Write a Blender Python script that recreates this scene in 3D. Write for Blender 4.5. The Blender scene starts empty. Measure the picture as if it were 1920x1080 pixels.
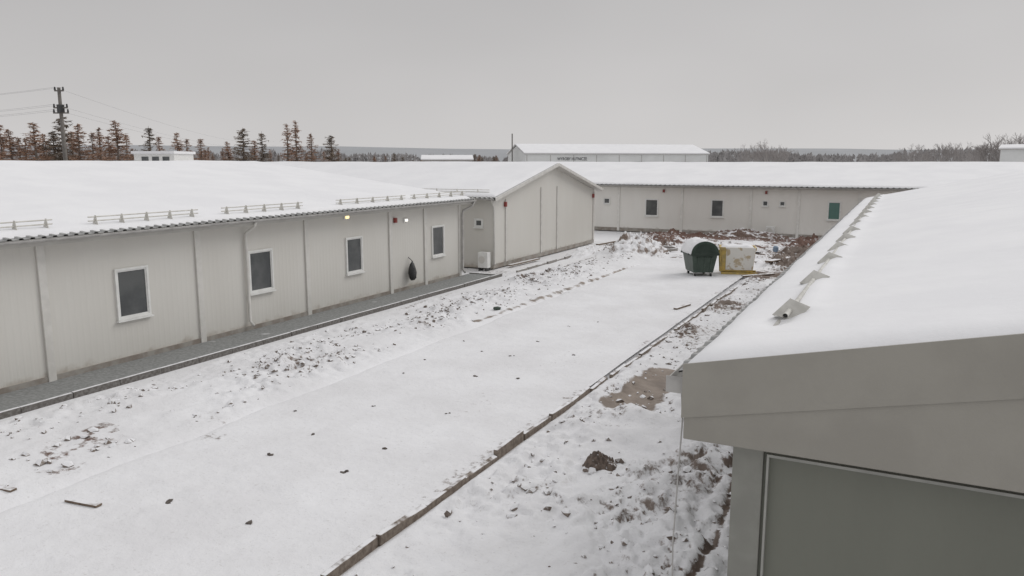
import bpy, bmesh, math, random
import numpy as np
from mathutils import Vector, Matrix
random.seed(4)
sc = bpy.context.scene; col = sc.collection
R = math.radians
# ------------------------------------------------------------------ camera
H = 4.5; F = 1443.0; YAW = R(26.7); PIT = R(9.33)
cam = bpy.data.cameras.new('camera'); co = bpy.data.objects.new('camera', cam); col.objects.link(co)
co.location = (0, 0, H); co.rotation_euler = (R(90) - PIT, 0, YAW)
cam.sensor_width = 36; cam.lens = F / 1920 * 36; cam.clip_end = 6000; cam.clip_start = 0.02
sc.camera = co
ca, sa, cp, sp = math.cos(YAW), math.sin(YAW), math.cos(PIT), math.sin(PIT)
def ray(u, v):
    x = u - 960; y = v - 540
    d = F * cp - y * sp; z = -F * sp - y * cp
    return Vector((x * ca - d * sa, x * sa + d * ca, z))
def on_x(u, v, X):
    r = ray(u, v); t = X / r.x; return r.y * t, H + r.z * t
def on_y(u, v, Y):
    r = ray(u, v); t = Y / r.y; return r.x * t, H + r.z * t
def on_z(u, v, Z=0.0):
    r = ray(u, v); t = (Z - H) / r.z; return r.x * t, r.y * t
def far(u, d):
    rr = (u - 960) / (F / cp) * d
    return rr * ca - d * sa, rr * sa + d * ca
# ------------------------------------------------------------------ numpy noise
def hsh(ix, iy, s):
    n = (ix * 374761 + iy * 668265 + s * 974634) & 0x7fffffff
    n = ((n ^ (n >> 13)) * 12741261) & 0x7fffffff
    n = ((n ^ (n >> 11)) * 7919177) & 0x7fffffff
    return ((n ^ (n >> 15)) & 0xffff) / 65535.0
def vn(x, y, s):
    x = np.asarray(x, float); y = np.asarray(y, float)
    xi = np.floor(x).astype(np.int64); yi = np.floor(y).astype(np.int64)
    fx = x - xi; fy = y - yi; fx = fx * fx * (3 - 2 * fx); fy = fy * fy * (3 - 2 * fy)
    a = hsh(xi, yi, s); b = hsh(xi + 1, yi, s); c = hsh(xi, yi + 1, s); d = hsh(xi + 1, yi + 1, s)
    return (a * (1 - fx) + b * fx) * (1 - fy) + (c * (1 - fx) + d * fx) * fy
def fbm(x, y, s, o=4):
    r = 0; a = .5
    for k in range(o):
        cx, sx_ = math.cos(.6 * k), math.sin(.6 * k)
        r = r + a * vn((x * cx - y * sx_) * 2 ** k + 13.7 * k, (x * sx_ + y * cx) * 2 ** k - 7.3 * k, s + k); a *= .5
    return r / (1 - .5 ** o)
def sst(e0, e1, x):
    t = np.clip((x - e0) / (e1 - e0), 0, 1); return t * t * (3 - 2 * t)
def band(x, a, b, w):
    return sst(a - w, a + w, x) * (1 - sst(b - w, b + w, x))
# ------------------------------------------------------------------ mesh helper
ORG = {}
def tag(o, label=None, cat=None, group=None, kind=None):
    if label: o['label'] = label
    if cat: o['category'] = cat
    if group: o['group'] = group
    if kind: o['kind'] = kind
    return o
def empty(name, loc, rz=0):
    o = bpy.data.objects.new(name, None); col.objects.link(o); o.location = loc; o.rotation_euler = (0, 0, rz)
    o.empty_display_size = .2
    ORG[o.name] = Vector(loc) if rz == 0 else Vector((0, 0, 0)); return o
class MB:
    def __init__(s): s.v = []; s.f = []
    def add(s, vs, fs):
        n = len(s.v); s.v += [tuple(p) for p in vs]; s.f += [tuple(i + n for i in f) for f in fs]; return s
    def box(s, x0, x1, y0, y1, z0, z1):
        return s.add([(x0, y0, z0), (x1, y0, z0), (x1, y1, z0), (x0, y1, z0), (x0, y0, z1), (x1, y0, z1), (x1, y1, z1), (x0, y1, z1)],
                     [(0, 3, 2, 1), (4, 5, 6, 7), (0, 1, 5, 4), (1, 2, 6, 5), (2, 3, 7, 6), (3, 0, 4, 7)])
    def hexa(s, p):
        return s.add(p, [(0, 3, 2, 1), (4, 5, 6, 7), (0, 1, 5, 4), (1, 2, 6, 5), (2, 3, 7, 6), (3, 0, 4, 7)])
    def beam(s, a, b, w, h, up=(0, 0, 1)):
        a = Vector(a); b = Vector(b); d = (b - a).normalized(); u = Vector(up)
        r = d.cross(u)
        if r.length < 1e-4: r = d.cross(Vector((1, 0, 0)))
        r.normalize(); u = r.cross(d)
        q = []
        for c in (a, b):
            q.append([c - r * w / 2 - u * h / 2, c + r * w / 2 - u * h / 2, c + r * w / 2 + u * h / 2, c - r * w / 2 + u * h / 2])
        return s.hexa(q[0] + q[1])
    def tube(s, pts, r, n=8, cap=True):
        pts = [Vector(p) for p in pts]; m = len(pts)
        rs = r if isinstance(r, (list, tuple)) else [r] * m
        vs = []; fs = []; pr = None
        for i, p in enumerate(pts):
            d = (pts[min(i + 1, m - 1)] - pts[max(i - 1, 0)]).normalized()
            if pr is None:
                pr = d.cross(Vector((0, 0, 1)))
                if pr.length < 1e-3: pr = d.cross(Vector((1, 0, 0)))
            pr = (pr - d * pr.dot(d)).normalized(); q = d.cross(pr)
            for k in range(n):
                t = 2 * math.pi * k / n
                vs.append(p + (pr * math.cos(t) + q * math.sin(t)) * rs[i])
        for i in range(m - 1):
            for k in range(n):
                k2 = (k + 1) % n
                fs.append((i * n + k, i * n + k2, (i + 1) * n + k2, (i + 1) * n + k))
        if cap:
            fs.append(tuple(range(n - 1, -1, -1))); fs.append(tuple((m - 1) * n + k for k in range(n)))
        return s.add(vs, fs)
    def prism(s, poly, off):
        off = Vector(off); n = len(poly); p = [Vector(q) for q in poly]
        return s.add(p + [q + off for q in p], [tuple(range(n - 1, -1, -1)), tuple(range(n, 2 * n))] + [(i, (i + 1) % n, (i + 1) % n + n, i + n) for i in range(n)])
    def build(s, name, mat, parent=None, smooth=False, origin=None, bevel=0):
        o0 = Vector((0, 0, 0))
        if parent is not None: o0 = ORG[parent.name]
        elif origin is not None: o0 = Vector(origin)
        me = bpy.data.meshes.new(name)
        me.from_pydata([tuple(Vector(p) - o0) for p in s.v], [], s.f); me.update()
        bm = bmesh.new(); bm.from_mesh(me); bmesh.ops.recalc_face_normals(bm, faces=bm.faces); bm.to_mesh(me); bm.free()
        if smooth: me.polygons.foreach_set('use_smooth', [True] * len(me.polygons))
        me.materials.append(mat)
        o = bpy.data.objects.new(name, me); col.objects.link(o)
        if parent is not None: o.parent = parent
        else: o.location = o0
        ORG[o.name] = o0
        if bevel:
            b = o.modifiers.new('bevel', 'BEVEL'); b.width = bevel; b.segments = 2; b.limit_method = 'ANGLE'
        return o
def grid_mesh(name, P, mat, smooth=True, attrs=None, parent=None):
    n, m, _ = P.shape
    o0 = ORG[parent.name] if parent is not None else Vector((0, 0, 0))
    V = P.reshape(-1, 3) - np.array(o0)
    i = np.arange(n - 1)[:, None] * m + np.arange(m - 1)[None, :]
    Fq = np.stack([i, i + 1, i + m + 1, i + m], -1).reshape(-1, 4)
    a, b, c = V[Fq[0, 0]], V[Fq[0, 1]], V[Fq[0, 3]]
    if np.cross(b - a, c - a)[2] < 0: Fq = Fq[:, ::-1]
    me = bpy.data.meshes.new(name)
    me.vertices.add(len(V)); me.vertices.foreach_set('co', V.ravel())
    me.loops.add(len(Fq) * 4); me.loops.foreach_set('vertex_index', Fq.ravel())
    me.polygons.add(len(Fq)); me.polygons.foreach_set('loop_start', np.arange(len(Fq)) * 4)
    me.update(calc_edges=True); me.validate()
    if smooth: me.polygons.foreach_set('use_smooth', [True] * len(me.polygons))
    for k, vals in (attrs or {}).items():
        at = me.attributes.new(k, 'FLOAT', 'POINT'); at.data.foreach_set('value', np.asarray(vals, np.float32).ravel())
    me.materials.append(mat)
    o = bpy.data.objects.new(name, me); col.objects.link(o)
    if parent is not None: o.parent = parent
    ORG[o.name] = o0
    return o
def copy_tree(o, parent=None):
    c = o.copy(); col.objects.link(c); c.parent = parent
    for ch in o.children: copy_tree(ch, c)
    return c
# ------------------------------------------------------------------ materials
def nodes(name):
    m = bpy.data.materials.new(name); m.use_nodes = True
    nt = m.node_tree; return m, nt, nt.nodes['Principled BSDF']
def N(nt, t, **kw):
    n = nt.nodes.new(t)
    for k, v in kw.items():
        if hasattr(n, k): setattr(n, k, v)
        else: n.inputs[k].default_value = v
    return n
def mixc(nt, fac, a, b):
    m = nt.nodes.new('ShaderNodeMix'); m.data_type = 'RGBA'
    for sock, val in ((0, fac), (6, a), (7, b)):
        if hasattr(val, 'is_output'): nt.links.new(val, m.inputs[sock])
        else: m.inputs[sock].default_value = val if sock == 0 else (*val, 1)
    return m.outputs[2]
def ramp(nt, inp, a, b):
    r = nt.nodes.new('ShaderNodeMapRange'); r.interpolation_type = 'SMOOTHSTEP'
    r.inputs[1].default_value = a; r.inputs[2].default_value = b
    nt.links.new(inp, r.inputs[0]); return r.outputs[0]
def noisen(nt, scale, detail=4, vec=None, rough=.55):
    n = N(nt, 'ShaderNodeTexNoise'); n.inputs['Scale'].default_value = scale; n.inputs['Detail'].default_value = detail; n.inputs['Roughness'].default_value = rough
    if vec is None: vec = N(nt, 'ShaderNodeNewGeometry').outputs['Position']
    nt.links.new(vec, n.inputs['Vector']); return n.outputs['Fac']
def bump(nt, b, h, strength, dist, prev=None):
    n = N(nt, 'ShaderNodeBump'); n.inputs['Strength'].default_value = strength; n.inputs['Distance'].default_value = dist
    nt.links.new(h, n.inputs['Height'])
    if prev is not None: nt.links.new(prev, n.inputs['Normal'])
    nt.links.new(n.outputs[0], b.inputs['Normal']); return n.outputs[0]
def M(name, c1, c2=None, scale=3, rough=.6, bs=0, bscale=40, bd=.01, metal=0, detail=5, lo=.35, hi=.65):
    m, nt, b = nodes(name)
    c2 = c2 or tuple(x * .85 for x in c1)
    f = ramp(nt, noisen(nt, scale, detail), lo, hi)
    nt.links.new(mixc(nt, f, c1, c2), b.inputs['Base Color'])
    b.inputs['Roughness'].default_value = rough; b.inputs['Metallic'].default_value = metal
    if bs: bump(nt, b, noisen(nt, bscale, 4), bs, bd)
    return m
def emis(name, c, s):
    m, nt, b = nodes(name); b.inputs['Base Color'].default_value = (*c, 1)
    b.inputs['Emission Color'].default_value = (*c, 1); b.inputs['Emission Strength'].default_value = s; return m
def snow_mat(name, c, c2):
    m, nt, b = nodes(name)
    f = ramp(nt, noisen(nt, .7, 5), .3, .7)
    nt.links.new(mixc(nt, f, c, c2), b.inputs['Base Color'])
    b.inputs['Roughness'].default_value = .75; b.inputs['Specular IOR Level'].default_value = .2
    p = bump(nt, b, noisen(nt, 2.5, 4), .25, .06)
    bump(nt, b, noisen(nt, 60, 3), .2, .006, p); return m
def topsnow(name, soil, soil2, lo=.3, hi=.62, amt=.5, nscale=9, white=(.78, .78, .795)):
    m, nt, b = nodes(name)
    g = N(nt, 'ShaderNodeNewGeometry'); sx = N(nt, 'ShaderNodeSeparateXYZ'); nt.links.new(g.outputs['Normal'], sx.inputs[0])
    n = noisen(nt, nscale, 5)
    ad = N(nt, 'ShaderNodeMath', operation='MULTIPLY_ADD'); nt.links.new(n, ad.inputs[0]); ad.inputs[1].default_value = amt; nt.links.new(sx.outputs[2], ad.inputs[2])
    f = ramp(nt, ad.outputs[0], lo + amt * .5, hi + amt * .5)
    s = mixc(nt, ramp(nt, noisen(nt, 14, 5), .35, .65), soil, soil2)
    nt.links.new(mixc(nt, f, s, white), b.inputs['Base Color']); b.inputs['Roughness'].default_value = .85
    bump(nt, b, noisen(nt, 35, 4), .4, .015); return m
def ground_mat(name):
    m, nt, b = nodes(name)
    at = N(nt, 'ShaderNodeAttribute', attribute_name='dirt_shade'); aw = N(nt, 'ShaderNodeAttribute', attribute_name='wet'); ar = N(nt, 'ShaderNodeAttribute', attribute_name='red')
    n1 = noisen(nt, 7, 9, rough=.72)
    ad = N(nt, 'ShaderNodeMath', operation='MULTIPLY_ADD'); nt.links.new(n1, ad.inputs[0]); ad.inputs[1].default_value = 1.1; nt.links.new(at.outputs['Fac'], ad.inputs[2])
    f = ramp(nt, ad.outputs[0], .84, 1.08)
    soil = mixc(nt, ramp(nt, noisen(nt, 3, 6), .35, .65), (.13, .098, .08), (.23, .19, .165))
    soil = mixc(nt, ar.outputs['Fac'], soil, (.16, .1, .08))
    sn = mixc(nt, ramp(nt, noisen(nt, .55, 7, rough=.65), .3, .7), (.79, .79, .803), (.71, .705, .715))
    sn = mixc(nt, ramp(nt, noisen(nt, 22, 5), .58, .76), sn, (.63, .62, .62))
    c = mixc(nt, f, sn, soil)
    w = N(nt, 'ShaderNodeMath', operation='MULTIPLY_ADD'); nt.links.new(noisen(nt, 2.2, 6), w.inputs[0]); w.inputs[1].default_value = .8; nt.links.new(aw.outputs['Fac'], w.inputs[2])
    wf = ramp(nt, w.outputs[0], .85, 1.0)
    c = mixc(nt, wf, c, mixc(nt, ramp(nt, noisen(nt, 1.5, 4), .35, .65), (.3, .25, .21), (.2, .165, .138)))
    nt.links.new(c, b.inputs['Base Color'])
    mr = N(nt, 'ShaderNodeMapRange'); nt.links.new(wf, mr.inputs[0]); mr.inputs[3].default_value = .85; mr.inputs[4].default_value = .5
    nt.links.new(mr.outputs[0], b.inputs['Roughness']); b.inputs['Specular IOR Level'].default_value = .2
    p = bump(nt, b, noisen(nt, 7, 6), .4, .06)
    bump(nt, b, noisen(nt, 45, 4), .4, .014, p); return m
def wall_mat(name, c, c2, freq=7.0, stain=(.42, .38, .33), bs=.2):
    m, nt, b = nodes(name)
    g = N(nt, 'ShaderNodeNewGeometry'); sx = N(nt, 'ShaderNodeSeparateXYZ'); nt.links.new(g.outputs['Position'], sx.inputs[0])
    s = N(nt, 'ShaderNodeMath', operation='ADD'); nt.links.new(sx.outputs[0], s.inputs[0]); nt.links.new(sx.outputs[1], s.inputs[1])
    mu = N(nt, 'ShaderNodeMath', operation='MULTIPLY'); nt.links.new(s.outputs[0], mu.inputs[0]); mu.inputs[1].default_value = freq * 6.283
    si = N(nt, 'ShaderNodeMath', operation='SINE'); nt.links.new(mu.outputs[0], si.inputs[0])
    hgt = ramp(nt, si.outputs[0], .2, .9)
    mp = N(nt, 'ShaderNodeMapping'); mp.inputs['Scale'].default_value = (1, 1, .25); nt.links.new(g.outputs['Position'], mp.inputs[0])
    cc = mixc(nt, ramp(nt, noisen(nt, 1.0, 6, mp.outputs[0]), .25, .75), c, c2)
    zz = N(nt, 'ShaderNodeMath', operation='MULTIPLY_ADD'); nt.links.new(noisen(nt, 3, 5), zz.inputs[0]); zz.inputs[1].default_value = .6; nt.links.new(sx.outputs[2], zz.inputs[2])
    st = ramp(nt, zz.outputs[0], .6, .3)
    cc = mixc(nt, st, cc, stain)
    nt.links.new(cc, b.inputs['Base Color']); b.inputs['Roughness'].default_value = .5; b.inputs['Specular IOR Level'].default_value = .3
    bump(nt, b, hgt, bs, .006); return m
m_ground = ground_mat('snowy_ground')
m_snow = snow_mat('roof_snow', (.83, .83, .84), (.785, .785, .8))
m_clod = topsnow('clod', (.15, .118, .098), (.26, .22, .19), .25, .6, .9, 12)
m_dclod = topsnow('dark_clod', (.08, .066, .058), (.14, .12, .105), 1.2, 1.5)
m_soil = topsnow('soil_heap', (.085, .065, .054), (.17, .13, .105), .85, 1.05, .9, 6)
m_redsoil = topsnow('red_soil_heap', (.13, .085, .068), (.2, .145, .118), .78, 1.04, 1.1, 3)
m_pile = topsnow('snow_pile', (.15, .11, .088), (.25, .2, .17), .5, .85, 1.0, 4)
m_kerb = topsnow('kerb_concrete', (.15, .118, .095), (.24, .2, .165), .7, 1.05, 1.7, 3.5)
m_walk = topsnow('wet_concrete', (.2, .205, .2), (.28, .285, .28), 1.12, 1.28, .9, 1.6, (.6, .6, .61))
m_wall = wall_mat('wall_panel', (.66, .645, .605), (.63, .612, .57))
m_wallfar = wall_mat('wall_panel_far', (.8, .785, .745), (.76, .74, .7), 3)  # paler copy of the wall panel, lifted to offset its shaded side
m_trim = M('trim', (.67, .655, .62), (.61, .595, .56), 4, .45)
m_trimfar = M('trim_far', (.78, .765, .73), (.7, .685, .65), 4, .45)  # trim copy lightened in step with the shaded far wall
m_verge = M('verge', (.66, .645, .61), (.58, .565, .535), 4, .45)
m_fascia = M('fascia', (.32, .305, .268), (.285, .271, .238), 1.6, .45, .1, 60)
m_soff = M('soffit_panel', (.56, .545, .51), (.5, .485, .455), 2.5, .45)
m_gwall = wall_mat('gable_panel', (.195, .2, .168), (.17, .175, .147), 5, (.18, .17, .14), .1)
m_post = M('corner_post', (.27, .27, .24), (.23, .23, .205), 3, .45)
m_ftrim = M('frame_trim', (.37, .37, .34), (.31, .31, .285), 5, .45)
m_white = M('white_frame', (.8, .8, .78), (.72, .72, .7), 6, .4)
m_metal = M('roof_sheet', (.38, .38, .37), (.28, .28, .275), 5, .4)
m_gut = M('gutter', (.48, .47, .45), (.38, .37, .355), 5, .4)
m_pipe = M('guard_pipe', (.6, .59, .55), (.48, .47, .435), 8, .5)
m_rail = M('guard_rail', (.66, .645, .6), (.55, .535, .49), 8, .5)
m_dark = M('dark_plastic', (.03, .03, .032), (.045, .045, .045), 6, .5)
m_black = M('bag', (.018, .018, .02), (.03, .03, .03), 9, .35, .6, 20, .03)
m_red = M('red_plastic', (.28, .05, .04), None, 5, .4)
m_warm = emis('warm_lamp', (1, .78, .35), 1.6); m_cool = emis('white_lamp', (1, .97, .9), 1.2)
m_glass = M('window_glass', (.065, .07, .073), (.115, .12, .12), 1.3, .25)  # dark tone lifted to imitate the pale veil of an insect screen
m_glassg = M('green_glass', (.1, .2, .175), (.07, .15, .13), 1.3, .25)
m_green = M('green_paint', (.035, .055, .041), (.05, .075, .057), 5, .45, .1, 60)
m_dgreen = M('dark_green_paint', (.022, .036, .027), (.034, .05, .039), 5, .45)
m_yel = M('yellow_paint', (.6, .43, .12), (.42, .32, .13), 5, .5)
m_smear = M('smeared_panel', (.76, .74, .69), (.5, .41, .28), 3.4, .6, .1, 40, .01, 0, 8, .54, .63)
m_rubber = M('rubber', (.025, .025, .025), None, 9, .8)
m_wood = topsnow('board', (.14, .1, .07), (.21, .16, .12), .75, 1.0, .9, 5)
m_conc = topsnow('concrete', (.22, .205, .19), (.32, .3, .28), .8, 1.05, 1.0, 4)
m_blue = M('blue_plastic', (.22, .3, .4), None, 6, .4)
m_tree = M('larch_twigs', (.36, .225, .155), (.26, .17, .125), .5, .9)  # twig colour lightened, distance haze is painted in
m_tree2 = M('dark_conifer', (.24, .185, .14), (.17, .14, .112), .5, .9)  # base raised to carry haze over the conifers
m_bark = M('bark', (.2, .165, .14), (.14, .118, .104), 3, .9)
m_bare = M('bare_twigs', (.33, .305, .295), (.27, .25, .24), .4, .9)  # pale grey holds the haze in the colour itself
m_forest = M('far_forest', (.34, .328, .325), (.28, .266, .262), .05, .95)  # bright grey base stands in for haze over far trees
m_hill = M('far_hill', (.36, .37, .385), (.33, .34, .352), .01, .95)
m_pole = M('pole', (.17, .155, .14), (.12, .11, .1), 3, .8)
m_wire = M('wire', (.12, .12, .12), None, 3, .5)
m_whwall = M('warehouse_wall', (.7, .71, .7), (.64, .65, .64), .3, .6)
m_ink = M('dark_lettering', (.03, .03, .04), None, 3, .6)
m_plinth = M('plinth', (.35, .33, .3), (.25, .215, .185), 3, .7)
# ------------------------------------------------------------------ ground
MOUNDS = [(-3.75, 11.9, .3, .8, .75), (-2.6, 11.5, .2, .7, .9), (-2.9, 9.6, .12, .6, .6), (-12.2, 37.2, .3, .8, 2.6), (-3.0, 17.5, .15, .5, 1.4), (-11.0, 34.5, .25, 1.0, 2.2)]
def roadmask(x, y): return band(x, -10.35, -5.25, .12) * (1 - sst(32.5, 34.5, y)) * sst(-8, -6, y)
def zones(x, y):
    L = band(x, -13.75, -10.5, .25) * band(y, -6, 47, .5)
    Rr = band(x, -5.1, -1.0, .2) * band(y, -4, 47, .5)
    Fz = band(x, -15.0, 3, .5) * band(y, 34.5, 47.8, .8)
    return L, Rr, Fz
def dens(x, y):
    ridge = np.exp(-((x + 12.0 + .3 * np.sin(y * .31)) / .95) ** 2)
    dl = np.clip(fbm(x * .6, y * .45, 21) * 3 - .95, 0, 1) * (.3 + .7 * ridge)
    dr = np.clip(fbm(x * .55 + 5, y * .45, 27) * 3 - .85, .15, 1)
    return ridge, dl, dr
def billow(x, y, f, s):
    wx = x + .3 / f * (vn(x * f * 2.3, y * f * 2.3, s + 40) - .5) * 2; wy = y + .3 / f * (vn(x * f * 2.3 + 9, y * f * 2.3, s + 41) - .5) * 2
    return np.abs(fbm(wx * f, wy * f, s, 2) - .5) * 2
def ground_h(x, y):
    x = np.asarray(x, float); y = np.asarray(y, float)
    L, Rr, Fz = zones(x, y); ridge, dl, dr = dens(x, y)
    h = .05 * (fbm(x * .25, y * .25, 1) - .5)
    rough = fbm(x * 1.5, y * 1.5, 2) - .5
    cl = .28 * np.clip(fbm(x * 2.6, y * 2.6, 9, 4) - .42, 0, 1) + .19 * np.minimum(billow(x, y, 2.7, 33), .55) + .1 * np.minimum(billow(x, y, 5.6, 55), .55)
    h = h + L * (.1 * rough + 1.1 * cl * dl + .14 * ridge * fbm(x * .8, y * .4, 40))
    h = h + Rr * (.18 * rough + cl * dr)
    h = h + Fz * (.2 * rough + .9 * cl)
    for mx, my, mh, sx, sy in MOUNDS:
        h = h + mh * np.exp(-((x - mx) / sx) ** 2 - ((y - my) / sy) ** 2) * (.7 + .6 * vn(x * 2.5, y * 2.5, 51))
    rut = np.exp(-((x + 4.15 - .03 * (y - 15)) / .5) ** 2) * band(y, 12.8, 24, .6)
    h = h * (1 - .9 * Rr * rut) - .04 * Rr * rut
    h = h - .04 * np.exp(-((x + 1.72 + .05 * np.sin(y * 2)) / .04) ** 2) * band(y, 4, 11.5, .4)
    rm = roadmask(x, y)
    h = h * (1 - rm) - .08 * rm
    wm = sst(-13.9, -14.1, x)
    return h * (1 - wm) - .05 * wm
def gz(x, y): return float(ground_h(np.array([x]), np.array([y]))[0])
def graded(segs):
    out = [segs[0][0]]
    for a, b, st in segs:
        n = max(1, int(round((b - a) / st))); out += list(a + (b - a) * (np.arange(n) + 1) / n)
    return np.array(out)
xs = graded([(-1500, -300, 300), (-300, -60, 40), (-60, -16, 4), (-16, -14, .3), (-14, -9.8, .05), (-9.8, -5.6, .35), (-5.6, -.6, .035), (-.6, 8, .6), (8, 60, 5), (60, 300, 40), (300, 1500, 300)])
ys = graded([(-300, -20, 40), (-20, 2, 1.5), (2, 16, .045), (16, 30, .08), (30, 48, .13), (48, 80, 4), (80, 300, 30), (300, 2500, 300)])
X, Y = np.meshgrid(xs, ys, indexing='ij')
Z = ground_h(X, Y)
e = .03
sl = np.hypot(ground_h(X + e, Y) - ground_h(X - e, Y), ground_h(X, Y + e) - ground_h(X, Y - e)) / (2 * e)
L, Rr, Fz = zones(X, Y); ridge, dl, dr = dens(X, Y)
def blob(x0, y0, rx, ry): return np.exp(-((X - x0) / rx) ** 2 - ((Y - y0) / ry) ** 2)
patch = np.clip(fbm(X * 1.1, Y * 1.1, 66, 3) * 3 - 1.0, 0, 1)
crease = np.clip(1 - billow(X, Y, 2.7, 33) / .12, 0, 1) + .7 * np.clip(1 - billow(X, Y, 5.6, 55) / .12, 0, 1)  # grooves between clods; soil tone there also paints their shadow
dirt_shade = .1 + (np.clip((sl - .45) * .6, 0, .42) + .2 * np.clip(crease, 0, 1)) * (L * dl * .95 + Rr * dr * .85 + Fz * .7) * (.3 + .9 * patch)
fine = np.clip(fbm(X * 4.2, Y * 4.2, 75, 3) * 4 - 1.6, 0, 1)
dirt_shade += (.55 * blob(-11.1, 6.9, .6, .55) + .45 * blob(-11.7, 7.8, .5, .5)) * fine + .2 * blob(-10.6, 9.3, .5, .3) + .3 * L * band(X, -13.85, -13.4, .15) * band(Y, 13, 25, 2) * vn(X * 2, Y * .6, 67)
dirt_shade += .2 * Rr * np.clip(vn(X * .7, Y * .5, 61) - .55, 0, 1) * 2 + .34 * Rr * band(Y, 18, 34, 2) * vn(X * .8, Y * .5, 63)
fred = band(Y, 41, 48.2, 1.8) + .7 * blob(-11.3, 7.2, 1.2, 1.2)
dirt_shade += Fz * (.5 * band(Y, 45.3, 48.4, .9) * vn(X * .5, Y * .8, 73) * 1.3 + .36 * vn(X * .4, Y * .6, 71) * band(Y, 38, 50, 2)) * sst(-16, -13, X)
dirt_shade += .4 * blob(-5.0, 31.8, 1.8, .8) + .36 * blob(-3.2, 37, 1.8, 4)
dirt_shade += .36 * np.exp(-((X + 1.72 + .05 * np.sin(Y * 2)) / .04) ** 2) * band(Y, 4, 11.5, .4)
dirt_shade -= .2 * band(X, -1.65, -.5, .15) * band(Y, -5, 14, 1)
dirt_shade += .25 * sst(-14.1, -14.4, X) * band(Y, 25, 28.8, .5)
dirt_shade *= np.where((X > -15.5) & (X < 4) & (Y < 49) & (Y > -10), 1, 0)
wet = 1.05 * Rr * np.exp(-(np.abs(X + 4.2 - .03 * (Y - 15)) / .55) ** 3) * band(Y, 12.9, 16.3, .4)
wet += .6 * Rr * np.exp(-((X + 3.7) / .4) ** 2) * band(Y, 16.8, 24, 1.5) + .42 * blob(-3.9, 9.0, .5, .8)
wet += .55 * np.exp(-((X + 10.55 + .02 * (20 - Y)) / .22) ** 2) * band(Y, 17, 33, 2)
g = grid_mesh('ground', np.stack([X, Y, Z], -1), m_ground, attrs={'dirt_shade': dirt_shade, 'wet': wet, 'red': fred}); tag(g, kind='structure')
# road
rx = graded([(-10.45, -10.2, .05), (-10.2, -5.45, .09), (-5.45, -5.35, .05)]); ry = graded([(-7, 3, .5), (3, 20, .08), (20, 34, .2)])
X, Y = np.meshgrid(rx, ry, indexing='ij')
def road_z(x, y):
    z = .02 + .05 * (fbm(x * .6, y * .35, 81) - .5) + .03 * (fbm(x * 3, y * 3, 85) - .5) * sst(.45, .65, fbm(x * .5, y * .4, 88)) * 2
    z = z - .016 * np.exp(-((np.mod(x * .9 + .08 * np.sin(y * .3), 1.7) - .85) / .1) ** 2) * vn(x * .4, y * .25, 87)
    edge = sst(-10.45, -10.1, x + .3 * (fbm(y * .8, y * 0, 90) - .5)) * (1 - sst(32.5, 34, y))
    return z * edge - .1 * (1 - edge)
Z = road_z(X, Y)
rd = .08 + .3 * (1 - sst(-10.4, -10.1, X)) * vn(Y * .5, Y * 0, 91) + .28 * sst(-5.75, -5.42, X) * vn(Y * 1.2, Y * 0, 93) + .26 * blob(-9.9, 8.6, .7, .25) + .14 * sst(.55, .75, fbm(X * 1.2, Y * .5, 95))
g = grid_mesh('road', np.stack([X, Y, Z], -1), m_ground, attrs={'dirt_shade': rd, 'wet': Z * 0, 'red': Z * 0}); tag(g, kind='structure')
def rz_(x, y): return float(road_z(np.array([x]), np.array([y]))[0])
# kerb
mb = MB(); y = -6; dx = 0
while y < 30.4:
    l = random.choice((1.0, 1.0, .98)); dx = .6 * dx + random.uniform(-.035, .035); x0 = -5.35 + .012 * (y - 6) * 1.1 + dx; t = .09 + random.uniform(-.05, .035); x1 = x0 + random.uniform(-.05, .05)
    mb.hexa([(x0, y, -.15), (x0 + .075, y, -.15), (x1 + .075, y + l - .015, -.15), (x1, y + l - .015, -.15), (x0, y, t), (x0 + .075, y, t + .0), (x1 + .075, y + l - .015, t + random.uniform(-.03, .03)), (x1, y + l - .015, t)])
    y += l
tag(mb.build('road_kerb', m_kerb, bevel=.008), kind='structure')
# pavement along the left building
mb = MB(); mb.box(-15.3, -14.09, -8, 26.6, -.1, .06)
tag(mb.build('pavement', m_walk), kind='structure')
mb = MB(); y = -8
while y < 26.4:
    o = random.uniform(-.008, .008); mb.box(-14.08 + o, -14.0 + o, y, y + .99, -.15, .1 + o); y += 1
mb.box(-15.3, -14.0, 26.6, 26.68, -.15, .1)
tag(mb.build('pavement_kerb', topsnow('kerb2', (.12, .11, .1), (.2, .19, .18), .7, 1.0, .8, 3), bevel=.006), kind='structure')
mb = MB(); y = 28
while y < 42:
    for xx in (-13.9, -12.75):
        o = random.uniform(-.03, .03); mb.box(xx + o, xx + .08 + o, y, y + .98, -.15, .09 + o)
    y += 1
tag(mb.build('path_kerb', m_conc, bevel=.006), kind='structure')
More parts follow.
